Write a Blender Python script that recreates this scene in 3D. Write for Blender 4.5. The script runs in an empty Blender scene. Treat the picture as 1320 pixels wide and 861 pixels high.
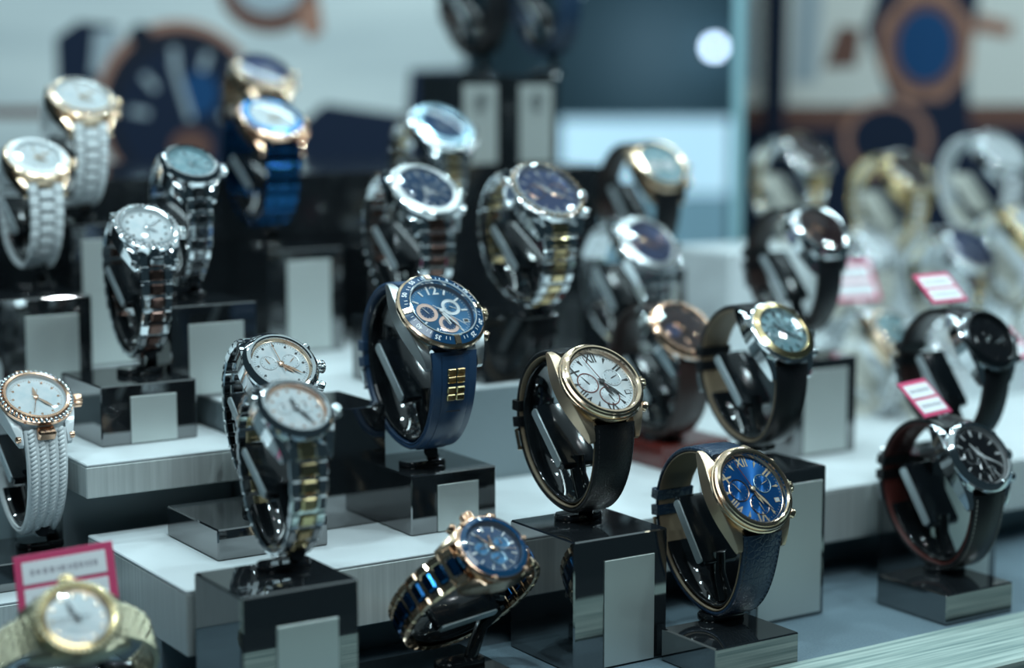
import bpy, math, random
from mathutils import Matrix, Vector
random.seed(7)
R_ = math.radians
MM = 0.001
scene = bpy.context.scene
COL = scene.collection

# ------------------------------------------------------------------ camera
CAM_H = 272.0                 # camera height above the display floor, mm
FPX = 2400.0                  # focal length in pixels of a 1320 px wide frame
PITCH = R_(7.7)
cam_d = bpy.data.cameras.new('camera')
cam = bpy.data.objects.new('camera', cam_d)
COL.objects.link(cam)
cam.location = (0, 0, CAM_H * MM)
cam.rotation_euler = (math.pi / 2 - PITCH, 0, 0)
cam_d.sensor_width = 36
cam_d.lens = 36 * FPX / 1320
cam_d.clip_start = 0.02
cam_d.clip_end = 30
cam_d.dof.use_dof = True
cam_d.dof.focus_distance = 0.884
cam_d.dof.aperture_fstop = cam_d.lens / 21.0
scene.camera = cam

# ------------------------------------------------------------------ world, lights, exposure
vs = scene.view_settings
vs.view_transform = 'Standard'
vs.look = 'None'
vs.exposure = 0.0
vs.gamma = 1.0
vs.use_curve_mapping = False
scene.cycles.use_denoising = True
scene.cycles.sample_clamp_indirect = 8
scene.cycles.max_bounces = 8
scene.cycles.transparent_max_bounces = 12
scene.cycles.caustics_reflective = False
scene.cycles.caustics_refractive = False
w = bpy.data.worlds.new('shop')
scene.world = w
w.use_nodes = True
w.node_tree.nodes['Background'].inputs[0].default_value = (0.22, 0.40, 0.50, 1)
w.node_tree.nodes['Background'].inputs[1].default_value = 0.07

def area(name, loc, target, sx, sy, power, color):
    d = bpy.data.lights.new(name, 'AREA')
    d.shape = 'RECTANGLE'
    d.size, d.size_y = sx, sy
    d.energy = power
    d.color = color
    o = bpy.data.objects.new(name, d)
    COL.objects.link(o)
    o.location = loc
    o.rotation_euler = (Vector(target) - Vector(loc)).to_track_quat('-Z', 'Y').to_euler()
    return o
COOL = (0.70, 0.94, 1.0)
# rows of cold LED strips under the lid of the display case
area('overhead_fill', (0.45, -0.25, 1.9), (0, 1.0, 0.1), 0.9, 0.9, 12.0, (0.80, 0.95, 1.0))  # added soft fill from above, not a fixture of the shop
area('led_strip_back', (0.05, 1.56, 0.86), (0.05, 1.45, 0.0), 1.70, 0.03, 3.3, COOL)
def led_row(n, x0, x1, y, z, aim_y, watts):
    for i in range(n):
        x = x0 + (x1 - x0) * i / (n - 1)
        area('led_bar', (x, y, z), (x, aim_y, 0.1), 0.05, 0.02, watts, COOL)
led_row(4, -0.36, 0.54, 0.70, 0.80, 0.98, 1.30)
led_row(5, -0.62, 0.82, 1.24, 0.82, 1.12, 1.15)
for i in range(4):  # added point lights that put small glints on the metal
    l = bpy.data.lights.new('glint_light', 'POINT')
    l.energy = 0.42
    l.shadow_soft_size = 0.008
    l.color = (0.90, 0.97, 1.0)
    o = bpy.data.objects.new('glint_light', l)
    COL.objects.link(o)
    o.location = (-0.40 + 0.38 * i, 0.94 + 0.14 * (i % 2), 0.80)
area('metal_fill', (0.05, 1.02, 0.98), (0.05, 1.02, 0.0), 1.7, 1.0, 3.0, COOL)  # added broad fill that gives polished metal a mid tone

# ------------------------------------------------------------------ placing helpers (millimetres)
def at(u, v, d):
    """world point (mm) that stands at depth d before the camera in direction (u, v) of the 1320x861 frame"""
    x = (u - 660) / FPX * d
    y = -(v - 430.5) / FPX * d
    return Vector((x, y * math.sin(PITCH) + d * math.cos(PITCH), y * math.cos(PITCH) - d * math.sin(PITCH) + CAM_H))
YAW = R_(33)
E1 = Vector((math.cos(YAW), math.sin(YAW), 0))
E2 = Vector((-math.sin(YAW), math.cos(YAW), 0))
def G(a, b, z=0):
    """point in the display's own axes: a along the shelf fronts, b towards the back"""
    return E1 * a + E2 * b + Vector((0, 0, z))

# ------------------------------------------------------------------ mesh builder
class MB:
    def __init__(s):
        s.v = []; s.f = []
    def add(s, vs_, fs, M=None):
        k = len(s.v)
        s.v += [tuple(M @ Vector(p)) if M else tuple(p) for p in vs_]
        s.f += [tuple(i + k for i in f) for f in fs]
        return s
    def cbox(s, c, d, ch=0.0, M=None):
        hx, hy, hz = d[0] / 2, d[1] / 2, d[2] / 2
        cx, cy, cz = c
        if ch <= 0:
            P = [(cx + a * hx, cy + b * hy, cz + e * hz) for a in (-1, 1) for b in (-1, 1) for e in (-1, 1)]
            return s.add(P, [(0, 1, 3, 2), (4, 6, 7, 5), (0, 4, 5, 1), (2, 3, 7, 6), (0, 2, 6, 4), (1, 5, 7, 3)], M)
        ch = min(ch, hx * .9, hy * .9, hz * .9)
        P = []; idx = {}
        for a in (-1, 1):
            for b in (-1, 1):
                for e in (-1, 1):
                    for k in range(3):
                        q = [hx, hy, hz]
                        for j in range(3):
                            if j != k: q[j] -= ch
                        idx[a, b, e, k] = len(P)
                        P.append((cx + a * q[0], cy + b * q[1], cz + e * q[2]))
        F = []
        for k in range(3):
            o = [j for j in range(3) if j != k]
            for sg in (-1, 1):
                loop = []
                for (p, q) in ((-1, -1), (1, -1), (1, 1), (-1, 1)):
                    t = [0, 0, 0]; t[k] = sg; t[o[0]] = p; t[o[1]] = q
                    loop.append(idx[t[0], t[1], t[2], k])
                flip = (sg < 0) != (k == 1)
                F.append(tuple(reversed(loop)) if flip else tuple(loop))
        for k in range(3):
            a_, b_ = [j for j in range(3) if j != k]
            for p in (-1, 1):
                for q in (-1, 1):
                    def g(e, face):
                        t = [0, 0, 0]; t[k] = e; t[a_] = p; t[b_] = q
                        return idx[t[0], t[1], t[2], face]
                    F.append((g(-1, a_), g(1, a_), g(1, b_), g(-1, b_)))
        for a in (-1, 1):
            for b in (-1, 1):
                for e in (-1, 1):
                    F.append((idx[a, b, e, 0], idx[a, b, e, 1], idx[a, b, e, 2]))
        return s.add(P, F, M)
    def lathe(s, prof, n=48, M=None, wob=None):
        P = []; F = []; rings = []
        for (r, z) in prof:
            if r < 1e-6:
                rings.append([len(P)]); P.append((0, 0, z))
            else:
                ring = []
                for i in range(n):
                    a = 2 * math.pi * i / n
                    rr = r * (wob(i) if wob else 1)
                    ring.append(len(P)); P.append((rr * math.cos(a), rr * math.sin(a), z))
                rings.append(ring)
        for A, B in zip(rings, rings[1:]):
            for i in range(n):
                j = (i + 1) % n
                if len(A) == 1 and len(B) == 1: continue
                if len(A) == 1: F.append((A[0], B[j], B[i]))
                elif len(B) == 1: F.append((A[i], A[j], B[0]))
                else: F.append((A[i], A[j], B[j], B[i]))
        return s.add(P, F, M)
    def prism(s, poly, z0, z1, M=None):
        n = len(poly)
        P = [(x, y, z0) for x, y in poly] + [(x, y, z1) for x, y in poly]
        F = [tuple(reversed(range(n))), tuple(range(n, 2 * n))] + [(i, (i + 1) % n, n + (i + 1) % n, n + i) for i in range(n)]
        return s.add(P, F, M)
    def loft(s, secs, M=None, caps=True, closed=False):
        n = len(secs[0]); P = [p for q in secs for p in q]; F = []
        m = len(secs)
        for k in range(m if closed else m - 1):
            a, b = k * n, ((k + 1) % m) * n
            for i in range(n):
                j = (i + 1) % n
                F.append((a + i, a + j, b + j, b + i))
        if caps and not closed:
            F.append(tuple(reversed(range(n)))); F.append(tuple((m - 1) * n + i for i in range(n)))
        return s.add(P, F, M)
    def tube(s, pts, r, n=8, M=None, closed=False):
        pts = [Vector(p) for p in pts]; secs = []
        m = len(pts); ref = None
        for i, p in enumerate(pts):
            if closed: t = pts[(i + 1) % m] - pts[i - 1]
            else: t = pts[min(i + 1, m - 1)] - pts[max(i - 1, 0)]
            t.normalize()
            if ref is None: ref = Vector((0, 0, 1)) if abs(t.z) < .9 else Vector((1, 0, 0))
            a = ref - t * ref.dot(t); a.normalize(); b = t.cross(a); ref = a
            rr = r[i] if isinstance(r, (list, tuple)) else r
            secs.append([tuple(p + a * rr * math.cos(2 * math.pi * k / n) + b * rr * math.sin(2 * math.pi * k / n)) for k in range(n)])
        return s.loft(secs, M, True, closed)
    def ball(s, c, r, n=8, M=None, sz=(1, 1, 1)):
        pr = [(r * math.sin(math.pi * k / (n // 2)), -r * math.cos(math.pi * k / (n // 2))) for k in range(n // 2 + 1)]
        pr[0] = (0, -r); pr[-1] = (0, r)
        T = Matrix.Translation(c) @ Matrix.Diagonal((sz[0], sz[1], sz[2], 1))
        return s.lathe(pr, n, (M @ T) if M else T)
    def mesh(s, name, mat, angle=35):
        me = bpy.data.meshes.new(name)
        me.from_pydata([(x * MM, y * MM, z * MM) for x, y, z in s.v], [], s.f)
        me.materials.append(mat)
        me.polygons.foreach_set('use_smooth', [True] * len(me.polygons))
        me.set_sharp_from_angle(angle=R_(angle))
        me.update()
        return me
    def build(s, name, mat, parent=None, M=None, angle=35):
        return piece(s.mesh(name, mat, angle), name, parent, M)

def mmM(M):
    M = M.copy()
    M.translation = M.translation * MM
    return M
def piece(me, name, parent=None, M=None):
    o = bpy.data.objects.new(name, me)
    COL.objects.link(o)
    if parent: o.parent = parent
    if M is not None: o.matrix_local = mmM(M)
    return o
def tag(o, label=None, cat=None, group=None, kind=None):
    if label: o['label'] = label
    if cat: o['category'] = cat
    if group: o['group'] = group
    if kind: o['kind'] = kind
    return o
def empty(name, M, label, cat, group=None):
    o = bpy.data.objects.new(name, None)
    COL.objects.link(o)
    o.empty_display_size = 0.02
    o.matrix_world = mmM(M)
    return tag(o, label, cat, group)

# ------------------------------------------------------------------ materials
MATS = {}
def pm(name, base, metal=0.0, rough=0.5, ior=None, coat=0.0, emit=None, es=0.0, spec=None, aniso=0.0, alpha=None):
    m = bpy.data.materials.new(name); m.use_nodes = True
    b = m.node_tree.nodes['Principled BSDF']
    b.inputs['Base Color'].default_value = (*base, 1)
    b.inputs['Metallic'].default_value = metal
    b.inputs['Roughness'].default_value = rough
    if ior: b.inputs['IOR'].default_value = ior
    if coat: b.inputs['Coat Weight'].default_value = coat; b.inputs['Coat Roughness'].default_value = .05
    if emit: b.inputs['Emission Color'].default_value = (*emit, 1); b.inputs['Emission Strength'].default_value = es
    if aniso: b.inputs['Anisotropic'].default_value = aniso
    MATS[name] = m
    return m
def nd(m, t, **kw):
    n = m.node_tree.nodes.new(t)
    for k, v_ in kw.items(): setattr(n, k, v_)
    return n
def lk(m, a, b): m.node_tree.links.new(a, b)
def grain(m, scale, stretch, strength=.2, dist=.0002, col=None, detail=3, colour_amount=1.0, coord='Object'):
    """noise bump (and optional second colour) stretched along an axis"""
    b = m.node_tree.nodes['Principled BSDF']
    tc = nd(m, 'ShaderNodeTexCoord'); mp = nd(m, 'ShaderNodeMapping'); nz = nd(m, 'ShaderNodeTexNoise')
    mp.inputs['Scale'].default_value = stretch
    nz.inputs['Scale'].default_value = scale; nz.inputs['Detail'].default_value = detail
    lk(m, tc.outputs[coord], mp.inputs['Vector']); lk(m, mp.outputs[0], nz.inputs['Vector'])
    if strength:
        bp = nd(m, 'ShaderNodeBump'); bp.inputs['Strength'].default_value = strength; bp.inputs['Distance'].default_value = dist
        lk(m, nz.outputs['Fac'], bp.inputs['Height']); lk(m, bp.outputs[0], b.inputs['Normal'])
    if col:
        mx = nd(m, 'ShaderNodeMix', data_type='RGBA')
        mx.inputs[6].default_value = b.inputs['Base Color'].default_value
        mx.inputs[7].default_value = (*col, 1)
        rp = nd(m, 'ShaderNodeMapRange'); rp.inputs[1].default_value = .35; rp.inputs[2].default_value = .68; rp.inputs[4].default_value = colour_amount
        lk(m, nz.outputs['Fac'], rp.inputs[0]); lk(m, rp.outputs[0], mx.inputs[0]); lk(m, mx.outputs[2], b.inputs['Base Color'])
    return m
def croc(m, scale=230, strength=.5, dist=.0006, col=None):
    b = m.node_tree.nodes['Principled BSDF']
    tc = nd(m, 'ShaderNodeTexCoord'); vo = nd(m, 'ShaderNodeTexVoronoi', feature='DISTANCE_TO_EDGE')
    vo.inputs['Scale'].default_value = scale
    lk(m, tc.outputs['Object'], vo.inputs['Vector'])
    rp = nd(m, 'ShaderNodeMapRange'); rp.inputs[2].default_value = .14
    bp = nd(m, 'ShaderNodeBump'); bp.inputs['Strength'].default_value = strength; bp.inputs['Distance'].default_value = dist
    lk(m, vo.outputs[0], rp.inputs[0]); lk(m, rp.outputs[0], bp.inputs['Height']); lk(m, bp.outputs[0], b.inputs['Normal'])
    return m
def radial(m, aniso=.85):
    b = m.node_tree.nodes['Principled BSDF']
    t = nd(m, 'ShaderNodeTangent', direction_type='RADIAL', axis='Z')
    b.inputs['Anisotropic'].default_value = aniso
    lk(m, t.outputs[0], b.inputs['Tangent'])
    return m
steel = pm('polished_steel', (.78, .81, .83), 1, .06)
steel_b = grain(pm('brushed_steel', (.60, .63, .64), 1, .32), 900, (.05, 1, 1), .12, .0001)
darksteel = pm('dark_steel', (.16, .17, .18), 1, .18)
gold = pm('pale_rose_gold', (.83, .62, .44), 1, .16)
gold_b = grain(pm('brushed_rose_gold', (.78, .59, .42), 1, .34), 900, (1, .06, 1), .1, .0001)
rose = pm('rose_gold', (.88, .55, .38), 1, .14)
ygold = pm('yellow_gold', (.86, .66, .36), 1, .16)
champ = grain(pm('champagne_gold', (.66, .62, .45), 1, .3), 1500, (1, 1, 1), .5, .0004)
black = pm('black_lacquer', (.010, .012, .014), 0, .06, ior=1.6)
pad_black = pm('black_padded_vinyl', (.008, .011, .014), 0, .12, ior=1.42)
satin = grain(pm('satin_grey_edge', (.55, .62, .65), .5, .32), 700, (1, .05, 1), .1, .0001)
mirror = pm('smoked_mirror_acrylic', (.010, .012, .014), 0, .04, ior=2.9)
plate_m = grain(pm('brushed_plate', (.60, .64, .62), .6, .42), 500, (.04, .04, 1), .15, .0001)
plate_m2 = grain(pm('brushed_plate_upright', (.60, .64, .62), .6, .42), 500, (1, 1, .04), .15, .0001)
white_lam = grain(pm('white_laminate', (.66, .71, .73), 0, .42), 300, (1, 1, .06), .03, .0001)
edge_lam = grain(pm('brushed_white_edge', (.68, .72, .71), .2, .4), 520, (1, 1, .03), .3, .0002, col=(.56, .60, .59))
grey_lam = grain(pm('grey_riser', (.20, .25, .27), 0, .45), 200, (1, 1, .1), .05, .0001)
dark_lam = pm('dark_riser', (.02, .026, .03), 0, .25)
floor_m = grain(pm('blue_grey_felt', (.105, .16, .20), 0, .75), 900, (1, 1, 1), .25, .0002, col=(.14, .20, .235))
wood_m = grain(pm('pale_grained_board', (.44, .53, .49), 0, .5), 420, (.03, 1, 1), .25, .0003, col=(.16, .24, .23), detail=6)
blk_leather = croc(pm('black_leather', (.009, .010, .012), 0, .34, ior=1.38), 520, .22, .0003)
navy_leather = croc(pm('navy_crocodile_leather', (.015, .035, .07), 0, .30, ior=1.42), 330, .35, .0004)
brown_leather = grain(pm('dark_brown_leather', (.028, .014, .012), 0, .38), 500, (1, 1, 1), .2, .0003)
tan_lining = pm('tan_lining', (.26, .19, .12), 0, .55)
cream_lining = pm('cream_lining', (.50, .46, .36), 0, .55)
redbrown = pm('red_brown_lining', (.10, .022, .018), 0, .4)
thread_m = pm('stitch_thread', (.45, .45, .42), 0, .7)
thread_d = pm('dark_thread', (.03, .03, .035), 0, .7)
rubber = pm('blue_rubber', (.022, .058, .125), 0, .36)
rubber_hi = pm('blue_rubber_ridge', (.018, .050, .110), 0, .30)
white_rub = pm('white_silicone', (.76, .79, .80), 0, .45)
ceramic = pm('white_ceramic', (.80, .84, .86), 0, .14, coat=.4)
blue_metal = pm('blue_steel', (.012, .07, .18), 1, .2)
blue_ring = pm('blue_bezel_insert', (.010, .055, .13), 0, .10, coat=1.0)
paleblue = pm('pale_blue_bezel', (.40, .60, .72), .7, .22)
brown_metal = pm('brown_steel', (.20, .12, .10), 1, .25)
d_blue = radial(pm('blue_sunburst_dial', (.015, .15, .46), .6, .30))
rose_p = pm('rose_print', (.86, .60, .50), .35, .35)
gold_p = pm('gold_print', (.92, .74, .50), .5, .35)
blue_bez = pm('bright_blue_steel', (.04, .24, .52), .8, .25)
d_navy = pm('navy_dial', (.012, .055, .14), .3, .3)
d_blue2 = radial(pm('mid_blue_dial', (.03, .15, .30), .5, .32), .7)
d_silver = radial(pm('silver_dial', (.78, .82, .84), .35, .35), .6)
d_pearl = grain(pm('pearl_dial', (.82, .86, .88), .1, .22), 160, (1, 1, 1), .02, .0001, col=(.66, .76, .80))
d_teal = grain(pm('teal_pearl_dial', (.30, .52, .58), .4, .2), 160, (1, 1, 1), .03, .0001, col=(.52, .70, .76))
d_black = pm('black_dial', (.012, .014, .018), .2, .3)
d_brown = pm('brown_black_dial', (.045, .030, .035), .3, .3)
d_violet = pm('violet_blue_dial', (.07, .10, .22), .5, .3)
white_p = pm('white_print', (.85, .88, .90), 0, .5)
black_p = pm('black_print', (.02, .018, .018), 0, .5)
red_p = pm('dark_red_print', (.20, .045, .035), 0, .5)
pinkred = pm('pink_red_card', (.62, .055, .16), 0, .5)
card_white = pm('white_card', (.85, .86, .88), 0, .55)
card_grey = pm('grey_print', (.42, .40, .44), 0, .6)
gem_m = pm('cut_stone', (.90, .94, .96), .5, .04, coat=1.0)
cream_pad = pm('cream_leatherette', (.62, .62, .56), 0, .5)

glass_m = bpy.data.materials.new('watch_crystal'); glass_m.use_nodes = True
nt = glass_m.node_tree; nt.nodes.remove(nt.nodes['Principled BSDF'])
_t = nd(glass_m, 'ShaderNodeBsdfTransparent'); _g = nd(glass_m, 'ShaderNodeBsdfGlossy'); _f = nd(glass_m, 'ShaderNodeFresnel'); _x = nd(glass_m, 'ShaderNodeMixShader')
_g.inputs['Roughness'].default_value = .03; _f.inputs['IOR'].default_value = 1.5
lk(glass_m, _f.outputs[0], _x.inputs[0]); lk(glass_m, _t.outputs[0], _x.inputs[1]); lk(glass_m, _g.outputs[0], _x.inputs[2])
lk(glass_m, _x.outputs[0], nt.nodes['Material Output'].inputs[0])
pane_m = bpy.data.materials.new('partition_glass'); pane_m.use_nodes = True
nt = pane_m.node_tree; nt.nodes.remove(nt.nodes['Principled BSDF'])
_t = nd(pane_m, 'ShaderNodeBsdfTransparent'); _g = nd(pane_m, 'ShaderNodeBsdfGlossy'); _f = nd(pane_m, 'ShaderNodeFresnel'); _x = nd(pane_m, 'ShaderNodeMixShader')
_t.inputs[0].default_value = (.78, .92, .96, 1); _g.inputs['Roughness'].default_value = .02; _f.inputs['IOR'].default_value = 1.5
lk(pane_m, _f.outputs[0], _x.inputs[0]); lk(pane_m, _t.outputs[0], _x.inputs[1]); lk(pane_m, _g.outputs[0], _x.inputs[2])
lk(pane_m, _x.outputs[0], nt.nodes['Material Output'].inputs[0])

# ------------------------------------------------------------------ the setting: display floor and risers
def gframe(a, b, z):
    M = Matrix.Rotation(YAW, 4, 'Z')
    M.translation = G(a, b, z)
    return M
def gbox(name, a0, a1, b0, b1, z0, z1, mat, ch=.6, parent=None, kind='structure'):
    m = MB().cbox((0, 0, (z1 - z0) / 2), (a1 - a0, b1 - b0, z1 - z0), ch)
    M = gframe((a0 + a1) / 2, (b0 + b1) / 2, z0)
    if parent: M = (parent_M[parent.name].inverted()) @ M
    o = m.build(name, mat, parent, M)
    if kind and not parent: o['kind'] = kind
    return o
parent_M = {}
gbox('floor', -60, 1500, 639, 1900, -30, 0, floor_m)
b = gbox('trim_1', -60, 1500, 583, 638.4, -14, 2.0, wood_m, 1.2)
b = gbox('trim_2', -60, 1500, 480, 582.4, -60, -22, dark_lam)

TOP_A, TOP_B, TOP_C, TOP_C2, TOP_D, TOP_E = 52, 89, 105, 97, 29, 212
def riser(name, label, a0, a1, b0, b1, z0, z1, body, top=None, top_t=1.6, plinth=None, group=None):
    M = gframe((a0 + a1) / 2, (b0 + b1) / 2, z0)
    t = empty(name, M, label, 'riser', group)
    W, D, H = a1 - a0, b1 - b0, z1 - z0
    tt = top_t if top else 0
    MB().cbox((0, 0, (H - tt) / 2), (W, D, H - tt), .5).build('body', body, t)
    if top: MB().cbox((0, 0, H - tt / 2), (W, D, tt), .5).build('top_sheet', top, t)
    if plinth:
        i, h = plinth
        MB().cbox((0, i / 2, -h / 2), (W, D - i, h - .02), .3).build('plinth', grey_lam, t)
    return t
riser('display_riser', 'long white-topped riser carrying the blue rubber watch block', 311, 980, 740, 861, 22, TOP_A, edge_lam, white_lam, plinth=(30, 22))
riser('display_riser', 'pale platform under the gold cased and grey dial watch blocks', 614, 1100, 861.5, 1110, 22, TOP_A, edge_lam, white_lam, plinth=(2, 22))
riser('display_slab', 'floating white slab under the two-tone brown and steel watch', 308, 398, 852, 958, 72, TOP_B, edge_lam, white_lam)
riser('display_support', 'recessed grey support beneath the floating white slab', 306, 398, 882, 958, 0, 71.9, grey_lam)
riser('display_riser', 'grey fronted riser behind the blue rubber watch', 400, 612, 862, 1110, 0, TOP_C, grey_lam, white_lam)
riser('display_riser', 'grey fronted riser carrying the white ceramic watches', 130, 399, 960, 1110, 0, TOP_C, grey_lam, white_lam)
riser('display_riser', 'small white-topped riser carrying the white rope strap watch', 120, 304, 846, 957, 0, TOP_D, edge_lam, white_lam)
riser('display_riser', 'glossy black back riser below the giant watch poster', 180, 800, 1112, 1340, 0, TOP_E, black)

# ------------------------------------------------------------------ blocks
wine = pm('reflected_strap_red', (.11, .016, .012), 0, .08, ior=1.6)  # red painted in for the strap and cuff reflected in the block
def block(label, a0, b0, z0, z1, wd=50, dp=50, plate=True, group=None, pl=None, up=False, mat=None):
    M = gframe(a0, b0, z0)
    t = empty('display_block', gframe(a0 + wd / 2, b0 + dp / 2, z0), label, 'display block', group)
    H = z1 - z0
    MB().cbox((0, 0, H / 2), (wd, dp, H), .7).build('body', mat or mirror, t)
    if plate:
        x0, x1, y0, y1 = pl or (wd * .30, wd * .78, H * .02, H * .80)
        MB().cbox(((x0 + x1) / 2 - wd / 2, -dp / 2 - .35, (y0 + y1) / 2), (x1 - x0, .7, y1 - y0), .2).build('plate', plate_m2 if up else plate_m, t)
    return t
def corner(x, y):
    p = Vector((x, y, 0)); return p.dot(E1), p.dot(E2)

# ------------------------------------------------------------------ watches
_gl = {}
def glyph(txt):
    if txt not in _gl:
        c = bpy.data.curves.new('glyph', 'FONT'); c.body = txt; c.size = 1; c.align_x = 'CENTER'; c.align_y = 'CENTER'; c.resolution_u = 2; c.offset = .018
        o = bpy.data.objects.new('glyph', c); COL.objects.link(o)
        bpy.context.view_layer.update()
        me = bpy.data.meshes.new_from_object(o.evaluated_get(bpy.context.evaluated_depsgraph_get()))
        _gl[txt] = ([tuple(v.co) for v in me.vertices], [tuple(p.vertices) for p in me.polygons])
        bpy.data.objects.remove(o); bpy.data.curves.remove(c); bpy.data.meshes.remove(me)
    return _gl[txt]

def bez(p0, p1, p2, p3, n):
    out = []
    for i in range(n):
        t = i / n; u = 1 - t
        out.append(tuple(u ** 3 * a + 3 * u * u * t * b + 3 * u * t * t * c + t ** 3 * d for a, b, c, d in zip(p0, p1, p2, p3)))
    return out
class Path:
    """strap centre line in the (back, up) plane, resampled by arc length"""
    def __init__(s, P0, P1, B, K, t0, t1):
        k = .5523
        l0 = abs(B[1] - P0[1]) * .62
        q = bez(P0, (P0[0] + t0[0] * l0, P0[1] + t0[1] * l0), (B[0] - k * abs(B[0] - P0[0]), B[1]), B, 24)
        q += bez(B, (B[0] + k * abs(K[0] - B[0]), B[1]), (K[0], K[1] - k * abs(K[1] - B[1])), K, 24)
        l1 = abs(P1[0] - K[0]) * .6
        q += bez(K, (K[0], K[1] + k * abs(P1[1] - K[1])), (P1[0] - t1[0] * l1, P1[1] - t1[1] * l1), P1, 24) + [P1]
        q = [(P0[0] - t0[0] * 3.4, P0[1] - t0[1] * 3.4)] + q + [(P1[0] + t1[0] * 3.4, P1[1] + t1[1] * 3.4)]
        s.p = q; s.c = [0]
        for a, b in zip(q, q[1:]): s.c.append(s.c[-1] + math.dist(a, b))
        s.L = s.c[-1]
    def at(s, d):
        d = min(max(d, 0), s.L)
        for i in range(len(s.c) - 1):
            if s.c[i + 1] >= d: break
        f = (d - s.c[i]) / max(1e-6, s.c[i + 1] - s.c[i])
        a, b = s.p[i], s.p[i + 1]
        return (a[0] + (b[0] - a[0]) * f, a[1] + (b[1] - a[1]) * f)
    def frame(s, d, off=0, x=0):
        a, b = s.at(d - 1.2), s.at(d + 1.2)
        t = Vector((0, b[0] - a[0], b[1] - a[1])).normalized()
        o = Vector((0, t.z, -t.y))
        p = s.at(d)
        M = Matrix.Identity(4)
        M.col[0][:3] = (-1, 0, 0); M.col[1][:3] = t; M.col[2][:3] = o
        M.translation = Vector((x, p[0], p[1])) + o * off
        return M
def rrect(w_, h_, c):
    a, b = w_ / 2, h_ / 2
    c = min(c, a * .9, b * .9)
    return [(-a + c, -b), (a - c, -b), (a, -b + c), (a, b - c), (a - c, b), (-a + c, b), (-a, b - c), (-a, -b + c)]
def sweep(path, d0, d1, width, th, off=0, n=40, c=.8, dome=0):
    secs = []
    for i in range(n + 1):
        d = d0 + (d1 - d0) * i / n
        M = path.frame(d, off)
        wv = width(d) if callable(width) else width
        s_ = rrect(wv, th, c)
        if dome: s_ = s_[:4] + [(wv * .25, th / 2 + dome), (-wv * .25, th / 2 + dome)] + s_[6:] if False else s_[:5] + [(0, th / 2 + dome)] + s_[5:]
        secs.append([tuple(M @ Vector((x, 0, z))) for x, z in reversed(s_)])
    return MB().loft(secs)

def hand(l, w0, w1, tail, ang, z, shape='dauphine'):
    M = Matrix.Rotation(-R_(ang), 4, 'Z')
    m = MB()
    if shape == 'leaf':
        poly = [(-w1 * .5, -tail), (w1 * .5, -tail), (w0 * .4, l * .1), (w0, l * .55), (0, l), (-w0, l * .55), (-w0 * .4, l * .1)]
    elif shape == 'baton':
        poly = [(-w0, -tail), (w0, -tail), (w0, l * .92), (0, l), (-w0, l * .92)]
    else:
        poly = [(-w1, -tail), (w1, -tail), (w0, l * .12), (w1 * .6, l), (-w1 * .6, l), (-w0, l * .12)]
    return m.prism(poly, z, z + .25, M)

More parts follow.
